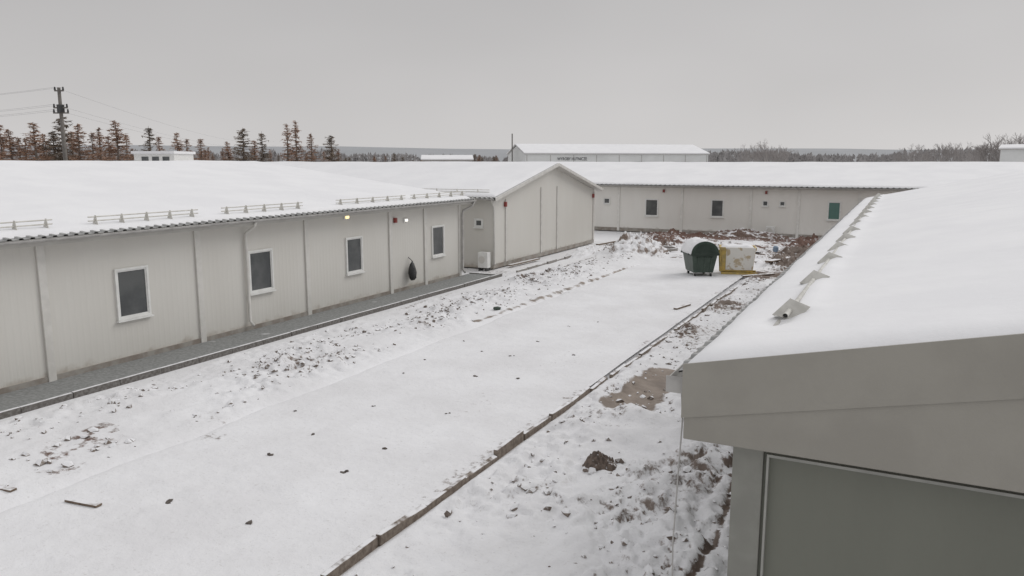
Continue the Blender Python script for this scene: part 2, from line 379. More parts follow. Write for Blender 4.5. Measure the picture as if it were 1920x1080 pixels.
# ------------------------------------------------------------------ snow sheet
def edge_samples(Ln, st, fine=(0, .02, .05, .09, .15, .25, .4)):
    f = [a for a in fine if a < Ln / 2]; n = max(2, int((Ln - 2 * f[-1]) / st))
    mid = np.linspace(f[-1], Ln - f[-1], n + 1)[1:-1]
    return np.concatenate([f, mid, [Ln - a for a in f[::-1]]])
def snow_sheet(name, A, B, C, D, th, seed, mat, parent, st=.5, jit=.07, ridge_open=True, amp=.35, extra=None):
    A, B, C, D = map(np.array, (A, B, C, D)); Lu = np.linalg.norm(B - A); Lv = np.linalg.norm(D - A)
    us = edge_samples(Lu, st); vs = edge_samples(Lv, st)
    if ridge_open: vs = vs[vs <= Lv - .39]; vs = np.append(vs, Lv)
    U, V = np.meshgrid(us, vs, indexing='ij'); u = (U / Lu)[..., None]; v = (V / Lv)[..., None]
    P = (A * (1 - u) + B * u) * (1 - v) + (D * (1 - u) + C * u) * v
    dv = (D - A) / Lv
    ed = np.minimum(np.minimum(U, Lu - U), V)
    k = np.clip(ed / .22, 0, 1); prof = 1 - (1 - k) ** 2.2
    j = jit * (fbm(U * 1.3, V * 0, seed) * 1.6 - .5 + .5 * (vn(U * 5, V * 0, seed + 9) - .5)) * np.clip(1 - V / .5, 0, 1)
    P = P + dv * j[..., None]
    P[..., 2] += .004 + prof * th * (1 - amp + 2 * amp * fbm(U * .45, V * .45, seed + 3)) + prof * .014 * (fbm(U * 2.5, V * 2.5, seed + 5) - .5)
    if extra is not None: P[..., 2] += extra(P[..., 0], P[..., 1]) * prof
    return grid_mesh(name, P, mat, parent=parent)
# ------------------------------------------------------------------ building helpers
def wbox(mb, ax, pl, fc, a0, a1, z0, z1, o0, o1):
    q0, q1 = pl + fc * o0, pl + fc * o1
    if q0 > q1: q0, q1 = q1, q0
    if a0 > a1: a0, a1 = a1, a0
    if ax == 'x': mb.box(q0, q1, a0, a1, z0, z1)
    else: mb.box(a0, a1, q0, q1, z0, z1)
    return mb
def window(par, ax, pl, fc, a0, a1, z0, z1, gm=None, fr=.05, label=None):
    if a0 > a1: a0, a1 = a1, a0
    gm = gm or m_glass
    mb = MB()
    wbox(mb, ax, pl, fc, a0, a1, z0, z0 + fr, -.02, .045); wbox(mb, ax, pl, fc, a0, a1, z1 - fr, z1, -.02, .045)
    wbox(mb, ax, pl, fc, a0, a0 + fr, z0 + fr, z1 - fr, -.02, .045); wbox(mb, ax, pl, fc, a1 - fr, a1, z0 + fr, z1 - fr, -.02, .045)
    i0, i1, j0, j1 = a0 + fr, a1 - fr, z0 + fr, z1 - fr; s = fr * .6
    wbox(mb, ax, pl, fc, i0, i1, j0, j0 + s, -.02, .026); wbox(mb, ax, pl, fc, i0, i1, j1 - s, j1, -.02, .026)
    wbox(mb, ax, pl, fc, i0, i0 + s, j0 + s, j1 - s, -.02, .026); wbox(mb, ax, pl, fc, i1 - s, i1, j0 + s, j1 - s, -.02, .026)
    w = mb.build('window', m_white, par)
    if label: w['label'] = label
    mb = MB(); wbox(mb, ax, pl, fc, i0 + s, i1 - s, j0 + s, j1 - s, -.02, .008); mb.build('pane', gm, w)
    mb = MB(); wbox(mb, ax, pl, fc, a0 - .03, a1 + .03, z0 - .035, z0 - .002, 0, .09); mb.build('sill', m_white, w)
    return w
def corrugated(name, E0, E1, R1, R0, mat, par, per=.22, hh=.035):
    E0, E1, R0, R1 = map(Vector, (E0, E1, R0, R1)); Ln = (E1 - E0).length; n = int(Ln / per)
    t = []
    for i in range(n):
        for a, h in ((0, 0), (.5, 0), (.62, hh), (.88, hh)): t.append(((i + a) / n, h))
    t.append((1, 0)); mb = MB(); vs = []
    for f, h in t:
        for z in (0, -.012):
            vs.append(E0.lerp(E1, f) + Vector((0, 0, h + z))); vs.append(R0.lerp(R1, f) + Vector((0, 0, h + z)))
    fs = []
    for i in range(len(t) - 1):
        a = i * 4; b = a + 4
        fs += [(a, b, b + 1, a + 1), (a + 2, a + 3, b + 3, b + 2), (a, a + 2, b + 2, b), (a + 1, b + 1, b + 3, a + 3)]
    mb.add(vs, fs); return mb.build(name, mat, par)
def snow_guard(par, p0, p1, nb, dirv, mat=m_rail, h=.12, r=.014):
    p0, p1 = Vector(p0), Vector(p1); mb = MB()
    for k in (.035, h): mb.tube([p0 + Vector((0, 0, k + .05)), p1 + Vector((0, 0, k + .05))], r, 8)
    sg = mb.build('snow_guard', mat, par, smooth=False)
    ax = (p1 - p0).normalized(); dirv = Vector(dirv)
    for i in range(nb):
        f = .06 + .88 * i / max(1, nb - 1); c = p0.lerp(p1, f); mb = MB()
        t = ax * .005
        mb.prism([c - dirv * .11 - t, c + dirv * .07 - t, c + dirv * .022 + Vector((0, 0, h + .08)) - t, c - dirv * .022 + Vector((0, 0, h + .08)) - t], t * 2)
        mb.build('bracket', mat, sg)
    return sg
def alarm(par, ax, pl, fc, a, z, s=.09):
    mb = MB(); wbox(mb, ax, pl, fc, a - s, a + s, z - s * 1.4, z + s * 1.4, 0, .1); mb.build('alarm_sounder', m_red, par, bevel=.015)
# ------------------------------------------------------------------ LEFT BUILDING
WX = -15.3; EZ = 3.1; RXL = -25.9; RZL = 4.4; Y0, Y1 = -8.0, 25.9
b = empty('long_barrack', (WX, 9, 0)); tag(b, 'long pale panel barrack on the left with four windows and snow covered roof', 'building')
mb = MB(); mb.prism([(WX, Y1, 0), (WX - 21.2, Y1, 0), (WX - 21.2, Y1, 2.93), (RXL, Y1, 4.24), (WX, Y1, 2.93)], (0, Y0 - Y1, 0))
mb.build('wall', m_wall, b)
mb = MB(); mb.box(WX, WX + .03, Y0, Y1, 0, .17); mb.build('plinth', m_plinth, b)
mb = MB(); mb.box(WX + .002, WX + .4, Y0 - .2, Y1 + .3, 2.88, 2.96); mb.build('soffit', m_soff, b)
rf = corrugated('roof', (WX + .46, Y0 - .3, EZ - .06), (WX + .46, Y1 + .35, EZ - .06), (RXL, Y1 + .35, RZL), (RXL, Y0 - .3, RZL), m_metal, b)
mb = MB(); mb.prism([(RXL, Y0 - .3, RZL), (RXL - 11, Y0 - .3, 3.04), (RXL - 11, Y0 - .3, 2.98), (RXL, Y0 - .3, RZL - .06)], (0, Y1 - Y0 + .65, 0)); mb.build('back_roof', m_metal, b)
snow_sheet('snow_cover', (WX + .36, Y0 - .3, EZ - .045), (WX + .36, Y1 + .32, EZ - .045), (RXL, Y1 + .32, RZL + .03), (RXL, Y0 - .3, RZL + .03), .1, 3, m_snow, rf, .35)
snow_sheet('snow_cover', (RXL - 10.9, Y1 + .3, 3.05), (RXL - 10.9, Y0 - .3, 3.05), (RXL, Y0 - .3, RZL + .03), (RXL, Y1 + .3, RZL + .03), .1, 5, m_snow, rf, 1.5)
mb = MB()
prof = [(.06 * math.cos(t), .06 * math.sin(t)) for t in [math.pi + math.pi * k / 6 for k in range(7)]]; prof += [(x * .88, y * .88) for x, y in prof[::-1]]
mb.prism([(WX + .5 + x, Y0 - .3, EZ - .075 + z) for x, z in prof], (0, Y1 - Y0 + .65, 0)); mb.build('gutter', m_gut, b)
mb = MB(); mb.prism([(WX + .45, Y1 + .37, EZ - .2), (WX + .45, Y1 + .37, EZ - .02), (RXL, Y1 + .37, RZL + .06), (RXL, Y1 + .37, RZL - .12)], (0, .03, 0)); mb.build('verge_trim', m_trim, b)
for (u, v) in ((85, 590), (374, 540), (576, 505), (732, 478), (797, 466)):
    yy = on_x(u, v, WX)[0]; mb = MB(); wbox(mb, 'x', WX, 1, yy - .085, yy + .085, .02, 2.878, .002, .05); mb.build('pilaster', m_trim, b, bevel=.01)
for yy in np.arange(Y0 + 1, 8, 3.6):
    mb = MB(); wbox(mb, 'x', WX, 1, yy - .085, yy + .085, .02, 2.878, .002, .05); mb.build('pilaster', m_trim, b, bevel=.01)
mb = MB(); mb.box(WX - .02, WX + .04, Y1 - .13, Y1 + .04, .02, 2.878); mb.build('corner_trim', m_trim, b, bevel=.01)
for (u0, u1, v0, v1, lab) in ((216, 279, 502, 596, None), (465, 511, 470, 547, None), (648, 679, 448, 512, None), (809, 832, 426, 479, None)):
    a0 = on_x(u0, (v0 + v1) / 2, WX)[0]; a1 = on_x(u1, (v0 + v1) / 2, WX)[0]
    window(b, 'x', WX, 1, a0, a1, 1.02, 2.17)
for yy in (3.0, -2.5): window(b, 'x', WX, 1, yy - .45, yy + .45, 1.02, 2.17)
yy = on_x(461, 520, WX)[0]; mb = MB(); mb.tube([(WX + .47, yy, 2.99), (WX + .4, yy, 2.84), (WX + .1, yy, 2.66), (WX + .07, yy, 2.5), (WX + .07, yy, .32), (WX + .2, yy, .2)], .04, 8); mb.build('downpipe', m_trim, b, smooth=True)
yy = Y1 + .02; mb = MB(); mb.tube([(WX + .5, yy + .25, 2.98), (WX + .42, yy + .22, 2.8), (WX + .12, yy + .02, 2.62), (WX + .1, yy, 2.5), (WX + .1, yy, .3), (WX + .22, yy, .2)], .045, 8); mb.build('downpipe', m_gut, b, smooth=True)
slope = (RZL - EZ) / (RXL - WX - .46)
def roofp(x, y): return (x, y, EZ + .03 + slope * (x - WX - .46))
for (u0, v0, u1, v1, nb) in ((-120, 432, 98, 418, 4), (165, 413, 371, 399, 5), (415, 394, 567, 384, 5), (630, 381, 760, 374, 5), (770, 374, 872, 368, 5)):
    xg = WX + .06; a = on_x(u0, v0, xg)[0]; c = on_x(u1, v1, xg)[0]
    snow_guard(b, roofp(xg, a), roofp(xg, c), nb, (1, 0, 0))
def wall_lamp(u, v, mat, s=.05):
    yy, zz = on_x(u, v, WX + .08); mb = MB(); wbox(mb, 'x', WX, 1, yy - .12, yy + .12, zz - .07, zz + .07, .001, .05); l = mb.build('wall_lamp', m_white, b, bevel=.012)
    mb = MB(); wbox(mb, 'x', WX, 1, yy - s * 1.6, yy + s * 1.6, zz - s, zz + s, .051, .09); mb.build('lamp_glass', mat, l, bevel=.01)
wall_lamp(763, 413, m_cool, .035); wall_lamp(652, 407, m_warm, .04)
alarm(b, 'x', WX, 1, *on_x(739, 413, WX), .06)
# ------------------------------------------------------------------ GABLE BUILDING
GY0, GY1, GYM = 28.6, 40.6, 34.75; GRZ = 4.38
b = empty('gabled_barrack', (WX, GYM, 0)); tag(b, 'pale gabled barrack in the middle with its gable end facing the yard', 'building')
mb = MB(); mb.prism([(WX, GY0, 0), (WX, GY1, 0), (WX, GY1, 2.95), (WX, GYM, 4.28), (WX, GY0, 2.95)], (-30, 0, 0)); mb.build('wall', m_wall, b)
rf = corrugated('roof', (WX - 30, GY0 - .4, 3.0), (WX + .35, GY0 - .4, 3.0), (WX + .35, GYM, GRZ), (WX - 30, GYM, GRZ), m_metal, b)
mb = MB(); mb.prism([(WX + .35, GYM, GRZ), (WX + .35, GY1 + .4, 3.0), (WX + .35, GY1 + .4, 2.95), (WX + .35, GYM, GRZ - .05)], (-30.3, 0, 0)); mb.build('back_roof', m_metal, b)
snow_sheet('snow_cover', (WX - 30, GY0 - .3, 3.03), (WX + .28, GY0 - .3, 3.03), (WX + .28, GYM, GRZ + .02), (WX - 30, GYM, GRZ + .02), .09, 13, m_snow, rf, .4)
snow_sheet('snow_cover', (WX + .28, GY1 + .3, 3.03), (WX - 30, GY1 + .3, 3.03), (WX - 30, GYM, GRZ + .02), (WX + .28, GYM, GRZ + .02), .09, 15, m_snow, rf, .8)
mb = MB()
for (ya, za, yb, zb) in ((GY0 - .42, 2.97, GYM, GRZ), (GYM, GRZ, GY1 + .42, 2.97)):
    mb.prism([(WX + .36, ya, za + .05), (WX + .36, yb, zb + .05), (WX + .36, yb, zb - .09), (WX + .36, ya, za - .09)], (.025, 0, 0))
mb.build('verge_trim', m_verge, b)
mb = MB()
for (ya, za, yb, zb) in ((GY0 - .4, 2.88, GYM, GRZ - .11), (GYM, GRZ - .11, GY1 + .4, 2.88)):
    mb.prism([(WX + .003, ya, za), (WX + .003, yb, zb), (WX + .355, yb, zb), (WX + .355, ya, za)], (0, 0, .03))
mb.build('soffit', m_soff, b)
mb = MB(); mb.prism([(WX - 30, GY0 - .46 + x, 2.985 + z) for x, z in prof], (30.3, 0, 0)); mb.build('gutter', m_gut, b)
mb = MB(); mb.box(WX, WX + .03, GY0, GY1, 0, .18); mb.build('plinth', m_plinth, b)
for u, v in ((948, 440), (1014, 430), (1044, 425)):
    yy = on_x(u, v, WX)[0]; mb = MB(); wbox(mb, 'x', WX, 1, yy - .06, yy + .06, .18, 2.9 if u < 1000 else 3.3, .002, .045); mb.build('pilaster', m_verge, b)
for yy in (GY0 + .09, GY1 - .09):
    mb = MB(); wbox(mb, 'x', WX, 1, yy - .09, yy + .09, .18, 2.85, .002, .05); mb.build('corner_trim', m_trim, b)
x0, z0 = on_y(890, 426, GY0); x1, z1 = on_y(906, 410, GY0); window(b, 'y', GY0, -1, x0, x1, z0, z1, fr=.055)
alarm(b, 'x', WX, 1, *on_x(948, 383, WX + .05), .075); alarm(b, 'x', WX, 1, *on_x(1111, 367, WX), .075)
mb = MB(); mb.tube([(WX + .2, GY0 - .46, 2.94), (WX + .12, GY0 - .2, 2.75), (WX + .1, GY0 - .06, 2.6), (WX + .1, GY0 - .06, .2)], .04, 8); mb.build('downpipe', m_trim, b, smooth=True)
snow_guard(b, (WX - 9.5, GY0 + .1, 3.15), (WX - .2, GY0 + .1, 3.15), 9, (0, -1, 0))
# ------------------------------------------------------------------ FAR BUILDING
FY = 48.4; FRY = 58.0; FRZ = 4.36; FX0, FX1 = -34, 24
b = empty('cross_barrack', (-8, FY, 0)); tag(b, 'long pale barrack closing the far end of the yard behind the waste containers', 'building')
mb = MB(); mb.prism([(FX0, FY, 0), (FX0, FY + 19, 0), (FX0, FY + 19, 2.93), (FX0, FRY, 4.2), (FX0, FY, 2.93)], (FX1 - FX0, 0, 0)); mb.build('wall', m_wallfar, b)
rf = corrugated('roof', (FX0 - .3, FY - .45, 3.02), (FX1 + .3, FY - .45, 3.02), (FX1 + .3, FRY, FRZ), (FX0 - .3, FRY, FRZ), m_metal, b, .3)
mb = MB(); mb.prism([(FX1 + .3, FRY, FRZ), (FX1 + .3, FY + 19.4, 3.0), (FX1 + .3, FY + 19.4, 2.95), (FX1 + .3, FRY, FRZ - .05)], (FX0 - FX1 - .6, 0, 0)); mb.build('back_roof', m_metal, b)
snow_sheet('snow_cover', (FX0 - .3, FY - .35, 3.04), (FX1 + .3, FY - .35, 3.04), (FX1 + .3, FRY, FRZ + .02), (FX0 - .3, FRY, FRZ + .02), .1, 23, m_snow, rf, .6)
snow_sheet('snow_cover', (FX1 + .3, FY + 19.3, 3.02), (FX0 - .3, FY + 19.3, 3.02), (FX0 - .3, FRY, FRZ + .02), (FX1 + .3, FRY, FRZ + .02), .1, 25, m_snow, rf, 1.5)
mb = MB(); mb.prism([(FX0 - .3, FY - .5 + x, 2.99 + z) for x, z in prof], (FX1 - FX0 + .6, 0, 0)); mb.build('gutter', m_gut, b)
mb = MB(); mb.box(FX0, FX1, FY - .4, FY - .002, 2.86, 2.93); mb.build('soffit', m_soff, b)
mb = MB(); mb.box(FX0, FX1, FY - .03, FY - .001, 0, .22); mb.build('plinth', m_plinth, b)
for u in (1160, 1278, 1407, 1497, 1610):
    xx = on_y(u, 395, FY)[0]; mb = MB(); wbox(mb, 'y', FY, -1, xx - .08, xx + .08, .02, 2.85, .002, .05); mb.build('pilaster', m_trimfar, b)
for (u0, u1, v0, v1, gm, lab) in ((1332, 1358, 374, 407, None, None), (1209, 1235, 373, 405, None, None), (1550, 1578, 378, 413, m_glassg, 'window with green pane')):
    x0, z0 = on_y(u0, v1, FY); x1, z1 = on_y(u1, v0, FY); window(b, 'y', FY, -1, x0, x1, z0, z1, gm, label=lab)
for (u0, u1, v0, v1) in ((1132, 1144, 371, 382), (1429, 1441, 376, 387), (1461, 1473, 377, 387)):
    x0, z0 = on_y(u0, v1, FY); x1, z1 = on_y(u1, v0, FY); window(b, 'y', FY, -1, x0, x1, z0, z1, fr=.04)
for u, v in ((1245, 354), (1437, 357)):
    x0, z0 = on_y(u, v + 4, FY); alarm(b, 'y', FY, -1, x0, z0, .065)
# ------------------------------------------------------------------ RIGHT BUILDING (near gable)
NX = -.92; NY = 5.4; EX = -1.26; NRX = 5.6; SL = .212; NE = 3.08; NY1 = 31.2
NRZ = NE + SL * (NRX - EX)
b = empty('near_barrack', (NX, NY, 0)); tag(b, 'near grey green barrack on the right with deep gable fascia and snowy roof', 'building')
mb = MB(); mb.prism([(NX, NY, 0), (NRX * 2 - NX, NY, 0), (NRX * 2 - NX, NY, 2.6), (NRX, NY, NRZ - .15), (NX, NY, 2.6)], (0, NY1 - NY - .3, 0)); mb.build('wall', m_gwall, b)
def rakez(x, off=0): return NE + SL * ((x if x < NRX else 2 * NRX - x) - EX) + off
mb = MB()
mb.prism([(EX, NY - .2, 2.56), (2 * NRX - EX, NY - .2, 2.56), (2 * NRX - EX, NY - .2, NE), (NRX, NY - .2, NRZ), (EX, NY - .2, NE)], (0, .19, 0))
fa = mb.build('gable_fascia', m_fascia, b, bevel=.008)
mb = MB()
for xa, xb in ((EX - .015, NRX), (NRX, 2 * NRX - EX + .015)):
    mb.prism([(xa, NY - .2, rakez(xa, -.36)), (xb, NY - .2, rakez(xb, -.36)), (xb, NY - .2, rakez(xb, .03)), (xa, NY - .2, rakez(xa, .03))], (0, -.014, 0))
mb.build('flashing', m_fascia, fa)
mb = MB(); mb.box(EX, NX - .002, NY - .009, NY1, 2.56, 2.62); mb.build('soffit', m_fascia, b)
mb = MB(); mb.box(EX, EX + .02, NY - .008, NY1, 2.63, NE - .04); mb.build('eave_fascia', m_fascia, b)
rf = corrugated('roof', (EX - .05, NY - .19, NE - .03), (EX - .05, NY1 + .2, NE - .03), (NRX, NY1 + .2, NRZ), (NRX, NY - .19, NRZ), m_metal, b)
mb = MB(); mb.prism([(NRX, NY - .19, NRZ), (2 * NRX - EX, NY - .19, NE), (2 * NRX - EX, NY - .19, NE - .05), (NRX, NY - .19, NRZ - .05)], (0, NY1 - NY + .39, 0)); mb.build('back_roof', m_metal, b)
gx = -.71; BR = (6.45, 8.3, 10.1, 11.5, 13.0, 14.5, 16.2, 18.0, 19.8, 21.6, 23.4, 25.2, 27, 28.8, 30.3)
def guard_snow(x, y):
    r = .035 * np.exp(-((x - gx - .04) / .1) ** 2) * sst(6.6, 7.1, y) * (.3 + 1.2 * vn(y * 1.3, y * 0, 77))
    r = r - .05 * np.exp(-((x - gx + .08) / .13) ** 2 - ((y - 6.3) / .28) ** 2)
    for yb in BR: r = r + .03 * np.exp(-((x - gx - .09) / .12) ** 2 - ((y - yb - .14) / .12) ** 2)
    return r
snow_sheet('snow_cover', (EX - .02, NY - .205, NE + .0), (EX - .02, NY1 + .18, NE + .0), (NRX, NY1 + .18, NRZ + .03), (NRX, NY - .205, NRZ + .03), .085, 33, m_snow, rf, .06, .03, amp=.2, extra=guard_snow)
snow_sheet('snow_cover', (2 * NRX - EX, NY1 + .18, NE), (2 * NRX - EX, NY - .19, NE), (NRX, NY - .19, NRZ + .03), (NRX, NY1 + .18, NRZ + .03), .085, 35, m_snow, rf, .7)
mb = MB(); mb.prism([(EX - .09 + x * 1.1, NY - .1, NE - .12 + z * 1.5) for x, z in prof], (0, NY1 - NY + .2, 0))
mb.box(EX - .16, EX - .02, NY - .106, NY - .1, NE - .22, NE - .1); mb.build('gutter', m_gut, b)
mb = MB(); mb.box(NX - .02, NX + .19, NY - .03, NY + .2, 0, 2.556); mb.build('corner_post', m_post, b, bevel=.006)
mb = MB(); mb.box(NX + .215, NX + .23, NY - .05, NY - .001, 0, 2.47); mb.box(NX + .215, 2 * NRX - NX - .3, NY - .05, NY - .001, 2.47, 2.49); mb.build('frame_trim', m_ftrim, b)
xx = EX - .1; mb = MB(); mb.tube([(xx, NY + .1, NE - .2), (xx + .02, NY + .1, 2.6), (xx - .02, NY + .1, 1.6), (xx + .01, NY + .1, .3)], .006, 6); mb.build('drain_cable', m_gut, b)
def rp(x, y): return Vector((x, y, NE + SL * (x - EX)))
mb = MB(); ends_ = []
for (dx, dz, ys0) in ((-.03, .125, 6.2), (-.1, .045, 6.14)):
    p0 = rp(gx + dx, ys0) + Vector((0, 0, dz)); p1 = rp(gx + dx, 30.6) + Vector((0, 0, dz - .01)); ends_.append(p0)
    mb.tube([p0, p0 + Vector((0, .8, -.005)), p1], .02, 12, cap=False); mb.tube([p0 + Vector((0, .002, 0)), p0 + Vector((0, .8, -.005)), p1], .0165, 12, cap=False)
sg = mb.build('snow_guard', m_pipe, b, smooth=True)
for p0 in ends_:
    mb = MB(); mb.tube([p0 + Vector((0, .03, 0)), p0 + Vector((0, .035, 0))], .016, 12); mb.build('pipe_mouth', m_dark, sg)  # dark disc inside the pipe end paints its shaded hollow
for k, yb in enumerate(BR):
    c = rp(gx, yb); mb = MB()
    # thin sloping diamond plate, its upper tip leaning back up the row
    a = [c + Vector((-.16, -.02, .075)), c + Vector((-.035, .045, .21)), c + Vector((.125, .03, .155)), c + Vector((.03, -.03, .045))]
    mb.prism(a, (0, .007, 0))
    mb.prism([c + Vector((-.16, -.012, .075)), c + Vector((-.035, .053, .21)), c + Vector((-.04, .13, .1)), c + Vector((-.15, .07, .05))], (.004, .0, .004))
    mb.build('bracket', m_pipe, sg)
# ------------------------------------------------------------------ waste containers
def gl(u, v): return on_z(u, v, .02)
x, y = gl(1308, 516); y += .25
t = empty('waste_container', (x, y, gz(x, y) + .0), R(32)); tag(t, 'dark green domed wheeled waste container with snow on its rounded lid', 'waste container')
mb = MB(); mb.hexa([(-.4, -.5, .24), (.4, -.5, .24), (.4, .5, .24), (-.4, .5, .24), (-.52, -.62, 1.0), (.52, -.62, 1.0), (.52, .62, 1.0), (-.52, .62, 1.0)])
for xx in (-.28, 0, .28): mb.hexa([(xx * .85 - .03, -.53, .3), (xx * .85 + .03, -.53, .3), (xx * .85 + .03, -.49, .3), (xx * .85 - .03, -.49, .3), (xx - .03, -.635, .9), (xx + .03, -.635, .9), (xx + .03, -.55, .9), (xx - .03, -.55, .9)])
mb.build('body', m_green, t, bevel=.02)
mb = MB(); mb.box(-.57, .57, -.67, -.60, .93, 1.03); mb.box(-.57, .57, .60, .67, .93, 1.03); mb.box(-.57, -.50, -.60, .60, .93, 1.03); mb.box(.50, .57, -.60, .60, .93, 1.03); mb.build('rim', m_dgreen, t, bevel=.015)
arc = [(.55 * math.cos(a), 1.03 + .46 * math.sin(a)) for a in [math.pi * k / 16 for k in range(17)]]
mb = MB(); mb.prism([(px, -.64, pz) for px, pz in arc], (0, 1.28, 0)); lid = mb.build('lid', m_green, t)
mb = MB(); mb.prism([(px * .8, -.655, 1.03 + (pz - 1.03) * .8) for px, pz in arc], (0, .012, 0)); mb.build('lid_end_plate', m_dgreen, lid)
P = []
for k in range(25):
    a = R(84 + 104 * k / 24); row = []
    for j in range(19):
        f = j / 18; e = min(1, min(f, 1 - f) * 7, min(k, 24 - k) / 3) ** .5
        rr = .08 * e * (.75 + .5 * float(vn(j * .35, k * .35, 3))) + .012 * e * float(vn(j * 1.1, k * 1.1, 4)); row.append(((.555 + rr) * math.cos(a), -.62 + 1.22 * f, 1.03 + (.465 + rr) * math.sin(a)))
    P.append(row)
grid_mesh('snow_cap', np.array(P), m_snow, parent=t)
for sy in (-1, 1):
    for s in (-1, 1):
        mb = MB(); mb.tube([(s * .64, sy * .45, .98), (s * .52, sy * .45, .98)], .035, 10); mb.build('lifting_pin', m_dgreen, t)
mb = MB(); mb.tube([(-.3, -.66, .82), (-.3, -.73, .82), (.3, -.73, .82), (.3, -.66, .82)], .018, 8); mb.build('handle', m_dgreen, t)
def castors(t, xs_, ys_):
    for sx in xs_:
        for sy in ys_:
            mb = MB(); mb.beam((sx - .04, sy, .1), (sx - .04, sy, .27), .06, .012); mb.beam((sx + .04, sy, .1), (sx + .04, sy, .27), .06, .012); mb.box(sx - .06, sx + .06, sy - .06, sy + .06, .25, .27); c = mb.build('castor', m_gut, t)
            mb = MB(); mb.tube([(sx - .028, sy, .1), (sx + .028, sy, .1)], .1, 14); mb.build('tyre', m_rubber, c)
castors(t, (-.32, .32), (-.4, .4))
x, y = gl(1378, 514); y += .3
t = empty('waste_container', (x, y, gz(x, y)), R(14)); tag(t, 'yellow waste container with pale smeared front panel standing right of the green one', 'waste container')
mb = MB(); mb.hexa([(-.6, -.36, .2), (.6, -.36, .2), (.6, .36, .2), (-.6, .36, .2), (-.68, -.46, 1.12), (.68, -.46, 1.12), (.68, .46, 1.12), (-.68, .46, 1.12)]); mb.build('body', m_yel, t, bevel=.03)
mb = MB(); mb.hexa([(-.46, -.40, .28), (.6, -.40, .28), (.6, -.36, .28), (-.46, -.36, .28), (-.46, -.495, 1.2), (.675, -.495, 1.2), (.675, -.44, 1.2), (-.46, -.44, 1.2)]); mb.build('front_panel', m_smear, t, bevel=.02)
mb = MB(); mb.box(-.71, -.48, -.5, -.44, 1.08, 1.2); mb.box(-.71, .71, .44, .5, 1.08, 1.2); mb.box(-.71, -.65, -.44, .44, 1.08, 1.2); mb.box(.65, .71, -.435, .44, 1.08, 1.2); mb.build('rim', m_yel, t, bevel=.012)
P = np.zeros((17, 13, 3))
for i in range(17):
    for j in range(13):
        a_, b_ = i / 16, j / 12; e = min(1, min(a_, 1 - a_, b_, 1 - b_) * 6) ** .6; P[i, j] = (-.66 + 1.32 * a_, -.44 + .9 * b_, 1.14 + .1 * e + .06 * e * float(vn(i * .5, j * .5, 8)))
grid_mesh('snow_cap', P, m_snow, parent=t)
mb = MB(); mb.beam((-.655, -.425, .22), (-.72, -.5, 1.1), .08, .06); mb.build('corner_post', m_yel, t, bevel=.01)
for yy in (-.38, .34):
    mb = MB(); mb.box(-.62, .78, yy - .04, yy + .04, .1, .19); mb.build('skid', m_yel, t, bevel=.01)
for s in (-1, 1):
    mb = MB(); mb.tube([(s * .82, -.2, .98), (s * .68, -.2, .98)], .035, 10); mb.build('lifting_pin', m_dark, t)
castors(t, (-.5, .5), (-.24, .24))
# ------------------------------------------------------------------ small things in the yard
def lump(mb, c, r, sq=.7):
    ph = (1 + 5 ** .5) / 2
    vs = [(-1, ph, 0), (1, ph, 0), (-1, -ph, 0), (1, -ph, 0), (0, -1, ph), (0, 1, ph), (0, -1, -ph), (0, 1, -ph), (ph, 0, -1), (ph, 0, 1), (-ph, 0, -1), (-ph, 0, 1)]
    fs = [(0, 11, 5), (0, 5, 1), (0, 1, 7), (0, 7, 10), (0, 10, 11), (1, 5, 9), (5, 11, 4), (11, 10, 2), (10, 7, 6), (7, 1, 8), (3, 9, 4), (3, 4, 2), (3, 2, 6), (3, 6, 8), (3, 8, 9), (4, 9, 5), (2, 4, 11), (6, 2, 10), (8, 6, 7), (9, 8, 1)]
    a = random.random() * 6.28; out = []
    sx, sy, sz = random.uniform(.7, 1.4), random.uniform(.6, 1), sq * random.uniform(.6, 1.1)
    for v in vs:
        k = r / 1.9 * random.uniform(.6, 1.35); x, y, z = v[0] * k * sx, v[1] * k * sy, v[2] * k * sz
        out.append((c[0] + x * math.cos(a) - y * math.sin(a), c[1] + x * math.sin(a) + y * math.cos(a), c[2] + z))
    mb.add(out, fs)
mbL, mbR = MB(), MB()
def scatter(mb, n, fx, fy, dn, sizes):
    pts = [(fx(), fy()) for _ in range(n)]
    ax, ay = np.array([p[0] for p in pts]), np.array([p[1] for p in pts]); hz = ground_h(ax, ay); dd = dn(ax, ay)
    for (x, y), z, d in zip(pts, hz, dd):
        if random.random() < d: s = random.choice(sizes); lump(mb, (x, y, z + s * .1), s, .8)
scatter(mbL, 3400, lambda: -12.0 + random.gauss(0, .8), lambda: random.uniform(3, 37), lambda x, y: ((x > -13.7) & (x < -10.6)) * dens(x, y)[1], (.02, .025, .03, .035, .045, .07))
scatter(mbR, 2400, lambda: random.uniform(-5.0, -1.1), lambda: random.uniform(4, 33), lambda x, y: dens(x, y)[2] * .8, (.015, .02, .025, .03, .04, .07))
scatter(mbR, 420, lambda: random.uniform(-14, 0), lambda: random.uniform(36, 47.8), lambda x, y: x * 0 + 1, (.04, .05, .07, .1))
scatter(mbL, 26, lambda: -11.3 + random.gauss(0, .5), lambda: 7.2 + random.gauss(0, .6), lambda x, y: x * 0 + 1, (.03, .05, .07, .09))
tag(mbL.build('soil_clods', m_clod), 'small snow dusted clods of soil along the pavement side of the road', 'soil', kind='stuff')
tag(mbR.build('rubble', m_clod), 'small clods and rubble on the rough snowy ground right of the kerb', 'rubble', kind='stuff')
